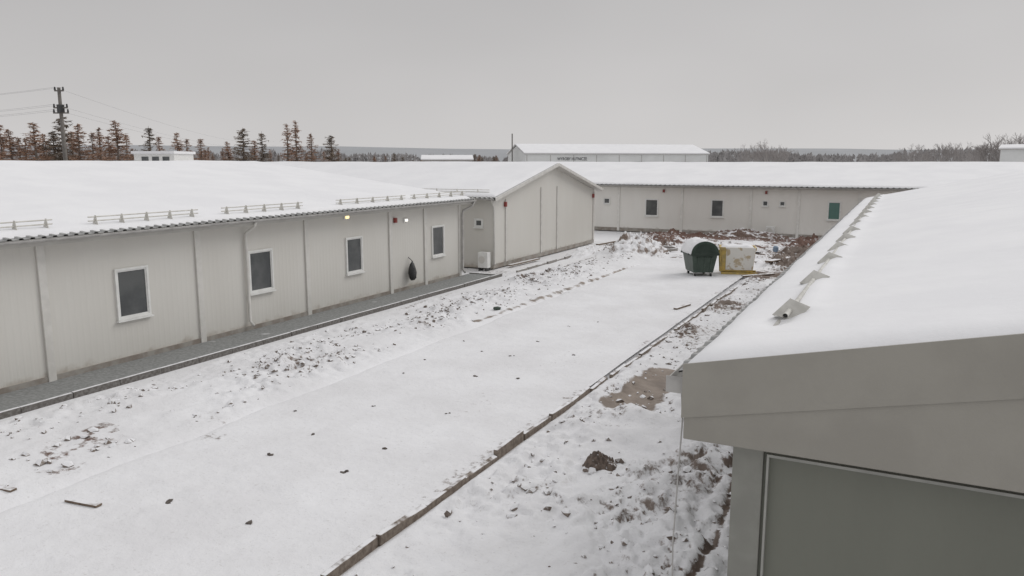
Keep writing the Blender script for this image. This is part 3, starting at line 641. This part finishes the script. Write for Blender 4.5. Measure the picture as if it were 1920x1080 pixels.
for (u, v) in ((585, 816), (507, 854), (650, 884), (722, 842), (317, 940), (467, 982), (890, 706), (973, 709), (556, 770), (840, 776), (757, 700), (795, 675), (905, 660), (1010, 640), (1066, 612), (700, 760), (1120, 604), (960, 668), (1075, 665), (870, 640)):
    x, y = gl(u, v); z = rz_(x, y); mb = MB()
    big = v > 800 or v in (706, 709)
    for k in range(2): lump(mb, (x + random.uniform(-.04, .04), y + random.uniform(-.04, .04), z + .006), random.uniform(.03, .05) if big else random.uniform(.018, .032), .5)
    tag(mb.build('soil_clod', m_dclod, origin=(x, y, z)), 'small dark clod poking out of the smooth snow on the road', 'clod', 'dark clods on the snowy road')
def heap(name, x, y, rx, ry, h, mat, label, cat, seed, rough=.9, lf=3.0):
    n = 64; a = np.linspace(-1.25, 1.25, n); A, B = np.meshgrid(a, a, indexing='ij')
    XX, YY = x + A * rx, y + B * ry; rr = np.hypot(A, B) + .4 * (fbm(A * 2 + seed, B * 2, seed + 3) - .5)
    bz = np.clip(1 - rr ** 1.6, -.25, 1)
    ZZ = ground_h(XX, YY) - .1 + (bz * h + .1) * 1.0 + np.clip(bz, 0, 1) ** .5 * h * rough * (fbm(A * 3.2 + seed, B * 3.2, seed, 5) - .5) + np.clip(bz, 0, 1) ** .5 * .25 * min(1, h * 2) * np.minimum(billow(XX, YY, lf, seed), .55)
    ZZ = np.where(np.hypot(A, B) > 1.12, ground_h(XX, YY) - .12, ZZ)
    o = grid_mesh(name, np.stack([XX, YY, ZZ], -1), mat); tag(o, label, cat); return o
x, y = gl(1120, 886); heap('soil_heap', x, y + .1, .25, .2, .18, m_soil, 'dark brown soil clump in the snow right of the kerb', 'soil', 7, 1.4, 7)
x, y = on_z(1395, 452); heap('soil_heap', x, 46.6, 2.2, 1.0, .42, m_redsoil, 'low red brown soil heap against the far building', 'soil', 11)
x, y = on_z(1192, 482); heap('snow_pile', x - .2, y + 1.0, 1.25, 2.4, .5, m_pile, 'broken snow pile with brown soil showing beside the gabled building', 'snow pile', 17, 1.8)
x, y = on_z(1090, 478); heap('snow_pile', x, y + .5, .8, 2.2, .2, m_pile, 'low snow bank along the gabled building wall', 'snow pile', 19, 1.4)
def unit(x, y, w, h, fc, label):
    t = empty('heat_pump', (x, y, gz(x, y))); tag(t, label, 'heat pump')
    z0 = gz(x, y) + .03
    mb = MB(); mb.box(x - w / 2, x + w / 2, y - .15, y + .15, z0 + .1, z0 + h); mb.build('casing', m_white, t, bevel=.02)
    mb = MB(); mb.tube([(x - w * .08, y - .152, z0 + .1 + (h - .1) * .52), (x - w * .08, y - .165, z0 + .1 + (h - .1) * .52)], min(w, h) * .33, 20); mb.build('fan_grille', m_trim, t)
    for sx in (-.35, .35):
        mb = MB(); mb.box(x + sx * w - .03, x + sx * w + .03, y - .17, y + .17, z0 - .06, z0 + .098); mb.build('foot', m_dark, t)
x, y = on_y(908, 502, GY0 - .35); unit(x, GY0 - .35, .46, .76, -1, 'white outdoor heat pump beside the gabled building corner')
x, y = on_y(1446, 440, FY); unit(x, FY - .4, .5, .62, -1, 'white outdoor unit standing against the far building')
yy, zz = on_x(771, 505, WX + .12)
mb = MB(); rows = [(.0, .02), (-.06, .05), (-.1, .1), (-.25, .15), (-.42, .19), (-.6, .17), (-.68, .08)]
vs = []; fs = []
for i, (dz, r) in enumerate(rows):
    for k in range(10):
        a = 2 * math.pi * k / 10; q = 1 + .18 * math.sin(3 * a + i); vs.append((WX + .17 + r * .6 * q * math.cos(a), yy + r * q * math.sin(a), zz + .3 + dz))
for i in range(len(rows) - 1):
    for k in range(10): fs.append((i * 10 + k, i * 10 + (k + 1) % 10, (i + 1) * 10 + (k + 1) % 10, (i + 1) * 10 + k))
fs.append(tuple(60 + k for k in range(10))); mb.add(vs, fs); mb.tube([(WX + .01, yy, zz + .42), (WX + .17, yy, zz + .3)], .012, 6)
tag(mb.build('rubbish_bag', m_black, smooth=True, origin=(WX + .17, yy, zz - .3)), 'black plastic bag hanging on the left building wall', 'bag')
def board(u0, v0, u1, v1, w, th, label, dz=.03, onroad=False):
    a = on_z(u0, v0, .03); c = on_z(u1, v1, .03); zf = rz_ if onroad else gz
    za, zc = max(zf(*a), -.02) + dz, max(zf(*c), -.02) + dz; mb = MB(); mb.beam((*a, za), (*c, zc), w, th)
    tag(mb.build('board', m_wood, origin=(*a, za), bevel=.004), label, 'board')
board(127, 938, 186, 950, .1, .03, 'short dark board lying in the snow near the bottom left', .02, True)
board(-30, 912, 26, 922, .1, .03, 'board end lying in the snow at the left edge of the picture', .02)
board(1266, 580, 1292, 572, .12, .05, 'short plank lying on the road snow beside the kerb', onroad=True)
board(1440, 500, 1487, 484, .3, .06, 'dark plank pile lying right of the yellow container', .08)
board(1392, 518, 1450, 516, .2, .06, 'brown board lying in front of the yellow container', .05)
board(955, 499, 1010, 486, .16, .06, 'brown board lying at the foot of the gabled building', .08)
board(1120, 466, 1160, 455, .2, .08, 'board lying on the path by the far end of the gabled building', .08)
x, y = on_z(1240, 474); z = gz(x, y); mb = MB(); vs = []; fs = []; n = 28
for k in range(n):
    a = 2 * math.pi * k / n
    for r, zz in ((.8, -.15), (.8, .22), (.68, .22), (.68, -.15)): vs.append((x + r * math.cos(a), y + r * math.sin(a), z + zz))
for k in range(n):
    for j in range(4): fs.append((k * 4 + j, ((k + 1) % n) * 4 + j, ((k + 1) % n) * 4 + (j + 1) % 4, k * 4 + (j + 1) % 4))
mb.add(vs, fs); tag(mb.build('well_ring', m_conc, origin=(x, y, z)), 'low concrete well ring in the snow left of the green container', 'well ring')
x, y = on_z(1454, 474); z = gz(x, y); mb = MB()
mb.tube([(x, y, z), (x, y, z + .05), (x, y, z + .18), (x, y, z + .29), (x, y, z + .33), (x, y, z + .35)], [.11, .13, .135, .13, .1, .07], 16)
tag(mb.build('drum', m_blue, smooth=False, origin=(x, y, z)), 'small pale blue drum standing on muddy ground near the far building', 'drum')
x, y = on_z(932, 582); z = gz(x, y); mb = MB(); lump(mb, (x, y, z + .04), .12, .5)
tag(mb.build('sack', m_green, smooth=True, origin=(x, y, z)), 'small crumpled green sack half buried in the rough snow', 'sack')
# ------------------------------------------------------------------ distance: pole, wires
px, py = far(123, 62); top = 4.5 + 62 * (303 - 168) / (F / cp)
t = empty('utility_pole', (px, py, 0)); tag(t, 'tall dark utility pole with crossarms beyond the left roof', 'utility pole')
mb = MB(); mb.tube([(px, py, -.2), (px, py, top)], [.19, .12], 10); mb.build('pole', m_pole, t, smooth=True)
rv = Vector((ca, sa, 0)); ends = []
for zz, hw in ((top - .25, .35), (top - 1.55, .55), (top - 1.95, .6)):
    c = Vector((px, py, zz)); mb = MB(); mb.beam(c - rv * hw, c + rv * hw, .12, .1); mb.build('crossarm', m_pole, t)
    for s in (-1, 1):
        p = c + rv * hw * s * .92; mb = MB(); mb.tube([p, p + Vector((0, 0, .08)), p + Vector((0, 0, .3))], [.03, .08, .05], 8); mb.build('insulator', m_dark, t)
        ends.append(p + Vector((0, 0, .27)))
mb = MB(); mb.box(px - .2, px + .2, py - .2, py + .2, top - 1.9, top - 1.3); mb.build('switch_box', m_dark, t, bevel=.02)
for i, p in enumerate(ends):
    for side, (q, sag) in enumerate((((far(-500, 75)), .8), ((far(520, 260)), 2.0))):
        if side == 1 and i % 2: continue
        q = Vector((q[0], q[1], top + (.2 if side == 0 else 1.0) - (0, 0, 1.3, 1.3, 1.7, 1.7)[i])) + rv * (.4 if i % 2 else -.4)
        pts = [p.lerp(q, k / 24) - Vector((0, 0, sag * 4 * (k / 24) * (1 - k / 24))) for k in range(25)]
        mb = MB(); mb.tube(pts, .006, 4); tag(mb.build('overhead_wire', m_wire, origin=p), 'thin overhead wire running %s from the utility pole' % ('left' if side == 0 else 'right'), 'wire', 'wires running %s from the pole' % ('left' if side == 0 else 'right'))
# ------------------------------------------------------------------ trees
def conifer(h, w, seed, dens=1.0, gap=1.0):
    rn = random.Random(seed); tr = MB(); tr.tube([(0, 0, 0), (.05, 0, h * .5), (0, .03, h)], [h * .014 + .04, h * .009 + .02, .012], 6)
    mb = MB(); z = h * .08
    while z < h * .985:
        f = z / h; L = w * (1 - f) ** .75 * rn.uniform(.7, 1.12) * (.75 + .25 * min(1, f * 5)) + .14
        nb = rn.randint(4, 7)
        for k in range(nb):
            a = rn.random() * 6.28; l = L * rn.uniform(.55, 1.1); d = Vector((math.cos(a), math.sin(a), rn.uniform(-.15, .3))); p = Vector((0, 0, z + rn.uniform(-.12, .12)))
            mb.tube([p, p + d * l * .6, p + d * l + Vector((0, 0, .08 * l))], [.03, .02, .006], 3, cap=False)
            for j in range(int((10 + l * 16) * dens)):
                s = rn.uniform(.1, 1); q = p + d * l * s
                e = Vector((rn.uniform(-1, 1), rn.uniform(-1, 1), rn.uniform(-.9, .35))) * rn.uniform(.16, .4)
                sd = Vector((rn.uniform(-1, 1), rn.uniform(-1, 1), rn.uniform(-.5, .5))).normalized() * rn.uniform(.025, .065)
                n = len(mb.v); mb.v += [tuple(q - sd), tuple(q + sd), tuple(q + e)]; mb.f.append((n, n + 1, n + 2))
        z += rn.uniform(.2, .36) * h / 9 * gap
    return tr, mb
protos = []
for i, (h, w, mt, dn) in enumerate(((9, 1.8, m_tree, .7), (9, 2.2, m_tree, .8), (9, 1.4, m_tree, .7), (9, 2.6, m_tree2, 1.1), (9, 2.0, m_tree2, 1.0))):
    tr, cr = conifer(h, w, 100 + i, dens=dn); protos.append((h, tr, cr, mt, i))
made = {}
def place_tree(pi, x, y, h, label, group, name='larch_tree', fat=1.0):
    if pi not in made:
        hh, tr, cr, mt, _ = protos[pi]; r = empty(name, (0, 0, 0)); tr.build('trunk', m_bark, r); cr.build('crown', mt, r); made[pi] = r; o = r
    else: o = copy_tree(made[pi])
    o.location = (x, y, -.1); s = h / protos[pi][0]; o.scale = (s * fat * random.uniform(.9, 1.2),) * 2 + (s,); o.rotation_euler = (0, 0, random.random() * 6.28)
    o.name = name; o['label'] = label; o['category'] = 'tree'
    if group: o['group'] = group
    elif 'group' in o: del o['group']
    return o
LROW = [(6, 238, 80, 1), (-30, 230, 82, 1), (22, 246, 86, 1), (38, 260, 90, 0), (50, 262, 92, 1), (68, 234, 84, 1), (84, 254, 90, 1), (104, 248, 92, 3), (123, 222, 88, 3), (138, 250, 92, 1), (151, 236, 86, 1), (176, 250, 92, 0), (190, 243, 96, 2), (207, 258, 100, 1), (222, 230, 86, 1), (240, 254, 96, 0),
        (283, 240, 110, 4), (300, 258, 118, 0), (335, 252, 104, 1), (352, 262, 112, 0), (378, 262, 106, 0), (428, 268, 116, 1), (458, 243, 112, 3), (478, 266, 120, 1), (493, 250, 112, 4), (541, 236, 112, 2), (557, 230, 114, 2), (585, 252, 118, 0), (622, 256, 114, 3)]
SPECIAL = {8: 'dark bushy conifer directly behind the utility pole', 14: 'tall reddish brown larch just left of the small white house', 26: 'tallest narrow larch of the close pair beyond the left roof', 0: 'reddish brown larch at the left edge of the picture'}
for i, (u, v, d, pi) in enumerate(LROW):
    x, y = far(u, d); h = 4.5 + d * (303 - v) / (F / cp) + .3
    lab = SPECIAL.get(i); dk = pi >= 3
    place_tree(pi, x, y, h, lab or ('dark green brown conifer in the row beyond the left roof' if dk else 'reddish brown bare larch in the row beyond the left roof'), None if lab else ('dark conifers beyond the left roof' if dk else 'larches beyond the left roof'), 'larch_tree' if not dk else 'conifer_tree', 1.35)
for i in range(54):
    u = random.uniform(-60, 640) if i < 30 else random.uniform(640, 960); d = random.uniform(115, 190) if u < 640 else random.uniform(190, 260); x, y = far(u, d)
    h = 4.5 + d * random.uniform(10, 28) / (F / cp) if u < 640 else 4.5 + d * random.uniform(4, 17) / (F / cp)
    dk = random.random() < (.15 if u < 640 else .7); pi = random.choice((3, 4)) if dk else random.choice((0, 1, 2))
    place_tree(pi, x, y, h, 'small distant dark conifer in the belt far beyond the roofs' if dk else 'small distant brown larch in the belt far beyond the roofs', 'distant dark conifers' if dk else 'distant brown larches', 'larch_tree' if not dk else 'conifer_tree', 1.4)
def bare_tree(h, seed):
    rn = random.Random(seed); tr = MB(); mb = MB()
    def br(p, d, l, r, lev):
        q = p + d * l; m_ = p.lerp(q, .5) + Vector((rn.uniform(-1, 1), rn.uniform(-1, 1), 0)) * l * .06
        (tr if lev == 0 else mb).tube([p, m_, q], [r, r * .85, r * .65], 5 if lev < 2 else 3, cap=False)
        if lev >= 6: return
        for k in range(rn.randint(2, 3) if lev else 4):
            nd = (d + Vector((rn.uniform(-1, 1), rn.uniform(-1, 1), rn.uniform(-.1, .6))) * .75).normalized(); br(q if k < 2 else p.lerp(q, .6), nd, l * rn.uniform(.58, .8), max(.012, r * .6), lev + 1)
    br(Vector((0, 0, 0)), Vector((0, 0, 1)), h * .27, h * .02, 0); return tr, mb
bp = []
for s in (1, 2, 3):
    tr, cr = bare_tree(9, s); r = empty('bare_tree', (0, 0, 0)); tr.build('trunk', m_bark, r); cr.build('crown', m_bare, r); bp.append(r)
used = set()
for i, (u, v, d) in enumerate(((1412, 266, 150), (1446, 256, 150), (1468, 264, 160), (1398, 274, 170), (1430, 266, 160), (1452, 270, 155), (1720, 266, 150), (1745, 268, 155), (1765, 256, 150), (1790, 262, 150), (1812, 268, 158), (1850, 250, 120), (1868, 244, 118), (1888, 250, 122), (1908, 240, 118), (1930, 244, 118), (1690, 274, 170), (1838, 258, 128))):
    k = i % 3; o = bp[k] if k not in used else copy_tree(bp[k]); used.add(k); x, y = far(u, d); h = 4.5 + d * (303 - v) / (F / cp)
    o.location = (x, y, -.1); s = h / 7.4; o.scale = (s, s, s); o.rotation_euler = (0, 0, random.random() * 6)
    tag(o, 'bare grey brown tree at the field edge beyond the far roof' if u < 1830 else 'bare grey brown tree around the shed at the right edge', 'tree', 'bare trees beyond the far roof' if u < 1830 else 'bare trees around the right edge shed')
mb = MB(); rn = random.Random(9)
for i in range(1700):
    u = rn.uniform(-400, 2300); d = rn.uniform(280, 420); x, y = far(u, d); hp = rn.uniform(6, 13) + 4 * math.sin(u * .011)
    if u > 1340: hp += 8 * float(sst(1620, 1740, u)) * rn.random() + 6 * math.exp(-((u - 1440) / 60) ** 2) * rn.random() + 3 * rn.random()
    if u < 640: hp += 8 * rn.random()
    if 640 < u < 960: hp *= .75; d = rn.uniform(350, 450); x, y = far(u, d)
    h = 4.5 + d * max(4, hp) / (F / cp); w = rn.uniform(.9, 2.4)
    for k in range(26):
        z = h * rn.random() ** .8; ww = w * (1.1 - z / h) + .3; p = Vector((x + rn.uniform(-1, 1) * ww, y + rn.uniform(-1, 1) * ww, z)); a = rn.random() * 6.28; l = rn.uniform(.5, 1.5)
        n = len(mb.v); mb.v += [tuple(p), tuple(p + Vector((math.cos(a) * l, math.sin(a) * l, rn.uniform(-.6, .2)))), tuple(p + Vector((rn.uniform(-.4, .4), rn.uniform(-.4, .4), l * 1.3)))]; mb.f.append((n, n + 1, n + 2))
tag(mb.build('distant_forest', m_forest), 'grey brown forest belt along the horizon', 'forest', kind='stuff')
hx = np.linspace(-900, 2900, 120); P = np.zeros((120, 6, 3))
for i, u in enumerate(hx):
    for j, (dd, hf) in enumerate(((900, 0), (1000, .7), (1150, 1), (1400, .9), (1700, .5), (2000, 0))):
        x, y = far(u, dd); P[i, j] = (x, y, hf * (4.5 + 1150 * (26 + 16 * (float(fbm(u * .0023, j * .05, 5, 3)) - .4)) / (F / cp)) - 1)
tag(grid_mesh('hills', P, m_hill), kind='structure')
# ------------------------------------------------------------------ distant buildings
def fr(r, d): return Vector((r * ca - d * sa, r * sa + d * ca, 0))
def shed(name, label, cat, FL, n_side, length, depth, eave, ridge, wallm):
    FL = Vector(FL); s = Vector(n_side).normalized(); f = Vector((s.y, -s.x, 0)); t = empty(name, FL); tag(t, label, cat); up = Vector((0, 0, 1))
    mb = MB(); mb.prism([FL, FL + s * depth, FL + s * depth + up * eave, FL + s * depth / 2 + up * (ridge - .15), FL + up * eave], f * length); mb.build('wall', wallm, t)
    o = .25; sl = (ridge - eave) / (depth / 2); a = FL - f * o - s * o + up * (eave - sl * o); b_ = a + f * (length + 2 * o); c = FL + s * depth / 2 + f * (length + o) + up * ridge; d = FL + s * depth / 2 - f * o + up * ridge
    a2 = FL - f * o + s * (depth + o) + up * (eave - sl * o); b2 = a2 + f * (length + 2 * o)
    mb = MB(); mb.hexa([a, b_, c, d, a + up * .14, b_ + up * .14, c + up * .14, d + up * .14]); mb.hexa([d, c, b2, a2, d + up * .14, c + up * .14, b2 + up * .14, a2 + up * .14]); rf = mb.build('roof', m_gut, t)
    mb = MB(); u1, u2 = up * .145, up * .3; mb.hexa([a + u1, b_ + u1, c + u1, d + u1, a + u2, b_ + u2, c + u2, d + u2]); mb.hexa([d + u1, c + u1, b2 + u1, a2 + u1, d + u2, c + u2, b2 + u2, a2 + u2]); mb.build('snow_cover', m_snow, rf)
    return t, FL, f, s
t, FL, f, s = shed('warehouse', 'large pale warehouse with snowy roof and dark lettering beyond the far roof', 'warehouse', fr(2.56, 150), fr(-3.4, 15), 38.2, 15.4, 5.95, 7.75, m_whwall)
for k in range(0, 9):
    mb = MB(); p = FL + f * (k * 4.7 + .3); mb.beam(p - s * .03 + Vector((0, 0, .0)), p - s * .03 + Vector((0, 0, 5.75)), .12, .05, tuple(s)); mb.build('panel_joint', m_gut, t)
cu = bpy.data.curves.new('t', 'FONT'); cu.body = 'WYROBY HUTNICZE'; cu.size = .78; cu.extrude = .01; cu.align_x = 'CENTER'
to = bpy.data.objects.new('t', cu); col.objects.link(to); bpy.context.view_layer.update()
me = bpy.data.meshes.new_from_object(to.evaluated_get(bpy.context.evaluated_depsgraph_get())); bpy.data.objects.remove(to)
me.materials.append(m_ink); lo = bpy.data.objects.new('lettering', me); col.objects.link(lo); lo.parent = t
bw = max(v.co.x for v in me.vertices) - min(v.co.x for v in me.vertices); k = 6.0 / bw
mw = Matrix(((f.x * k, 0, -s.x, 0), (f.y * k, 0, -s.y, 0), (0, k * 1.25, 0, 0), (0, 0, 0, 1))); lo.matrix_local = Matrix.Translation(f * 9.4 - s * .06 + Vector((0, 0, 4.75))) @ mw
mb = MB(); p = FL + s * 7.0 - f * 1.0; mb.tube([p, p + Vector((0, 0, 10.0))], .12, 8); mb.build('mast', m_pole, t)
t, FL, f, s = shed('shed', 'pale shed with snowy roof at the right edge beyond the near roof', 'shed', fr((1874 - 960) / (F / cp) * 112, 112), fr(7.2, 10), 14, 8, 6.2, 6.7, m_whwall)
t, FL, f, s = shed('low_shed', 'low building with wide snowy roof in front of the distant forest', 'shed', fr((792 - 960) / (F / cp) * 150, 150), fr(-1, 10), 9.6, 9, 4.75, 5.5, m_bare)
x0 = (252 - 960) / (F / cp) * 82; FL = fr(x0, 82); fv = Vector((ca, sa, 0)); sv = Vector((-sa, ca, 0)); t = empty('white_house', FL); tag(t, 'small flat roofed white house among the larches on the left', 'house')
up = Vector((0, 0, 1)); mb = MB(); mb.prism([FL, FL + fv * 4.2, FL + fv * 4.2 + sv * 5, FL + sv * 5], up * 5.3); mb.build('wall', m_white, t)
mb = MB(); a = FL - fv * .15 - sv * .3 + up * 5.305; mb.prism([a, a + fv * 4.5, a + fv * 4.5 + sv * 5.6, a + sv * 5.6], up * .28); mb.build('roof', m_snow, t)
for k in (.8, 1.9, 3.0):
    mb = MB(); a = FL + fv * k + up * 4.45; mb.prism([a, a + fv * .7, a + fv * .7 + up * .55, a + up * .55], -sv * .05); mb.build('window', m_glass, t)
# ------------------------------------------------------------------ world and light
w = bpy.data.worlds.new('World'); sc.world = w; w.use_nodes = True; nt = w.node_tree; bg = nt.nodes['Background']
sky = N(nt, 'ShaderNodeTexSky'); sky.sky_type = 'NISHITA'; sky.sun_disc = False; sky.sun_elevation = R(38); sky.sun_rotation = R(37)
hs = N(nt, 'ShaderNodeHueSaturation'); hs.inputs['Saturation'].default_value = .08; nt.links.new(sky.outputs[0], hs.inputs['Color'])
tc = N(nt, 'ShaderNodeTexCoord'); sx = N(nt, 'ShaderNodeSeparateXYZ'); nt.links.new(tc.outputs['Generated'], sx.inputs[0])
mp = N(nt, 'ShaderNodeMapping'); mp.inputs['Scale'].default_value = (1, 1, 2.5); nt.links.new(tc.outputs['Generated'], mp.inputs[0])
nz = noisen(nt, 1.4, 3, mp.outputs[0])
cr = N(nt, 'ShaderNodeValToRGB'); e = cr.color_ramp.elements
e[0].position = 0; e[0].color = (6.2, 6.05, 6.0, 1); e[1].position = 1; e[1].color = (9.0, 8.95, 9.1, 1)
for pz, c in ((.08, (5.6, 5.46, 5.43)), (.2, (4.9, 4.8, 4.8)), (.34, (4.7, 4.62, 4.64)), (.6, (7.2, 7.15, 7.25))):
    k = cr.color_ramp.elements.new(pz); k.color = (*c, 1)
nt.links.new(sx.outputs[2], cr.inputs[0])
mm = N(nt, 'ShaderNodeMapRange'); mm.inputs[1].default_value = .3; mm.inputs[2].default_value = .7; mm.inputs[3].default_value = .94; mm.inputs[4].default_value = 1.06; nt.links.new(nz, mm.inputs[0])
vm = N(nt, 'ShaderNodeVectorMath', operation='SCALE'); nt.links.new(cr.outputs[0], vm.inputs[0]); nt.links.new(mm.outputs[0], vm.inputs['Scale'])
nt.links.new(mixc(nt, .93, hs.outputs[0], vm.outputs[0]), bg.inputs['Color']); bg.inputs['Strength'].default_value = .1
sl_ = bpy.data.lights.new('sun', 'SUN'); sl_.energy = 1.0; sl_.angle = R(30); sl_.color = (1, .98, .95); so = bpy.data.objects.new('sun', sl_); col.objects.link(so)
so.rotation_euler = (R(52), 0, R(143)); so.location = (0, 0, 30)
sc.view_settings.view_transform = 'Standard'; sc.view_settings.look = 'None'; sc.view_settings.exposure = 0
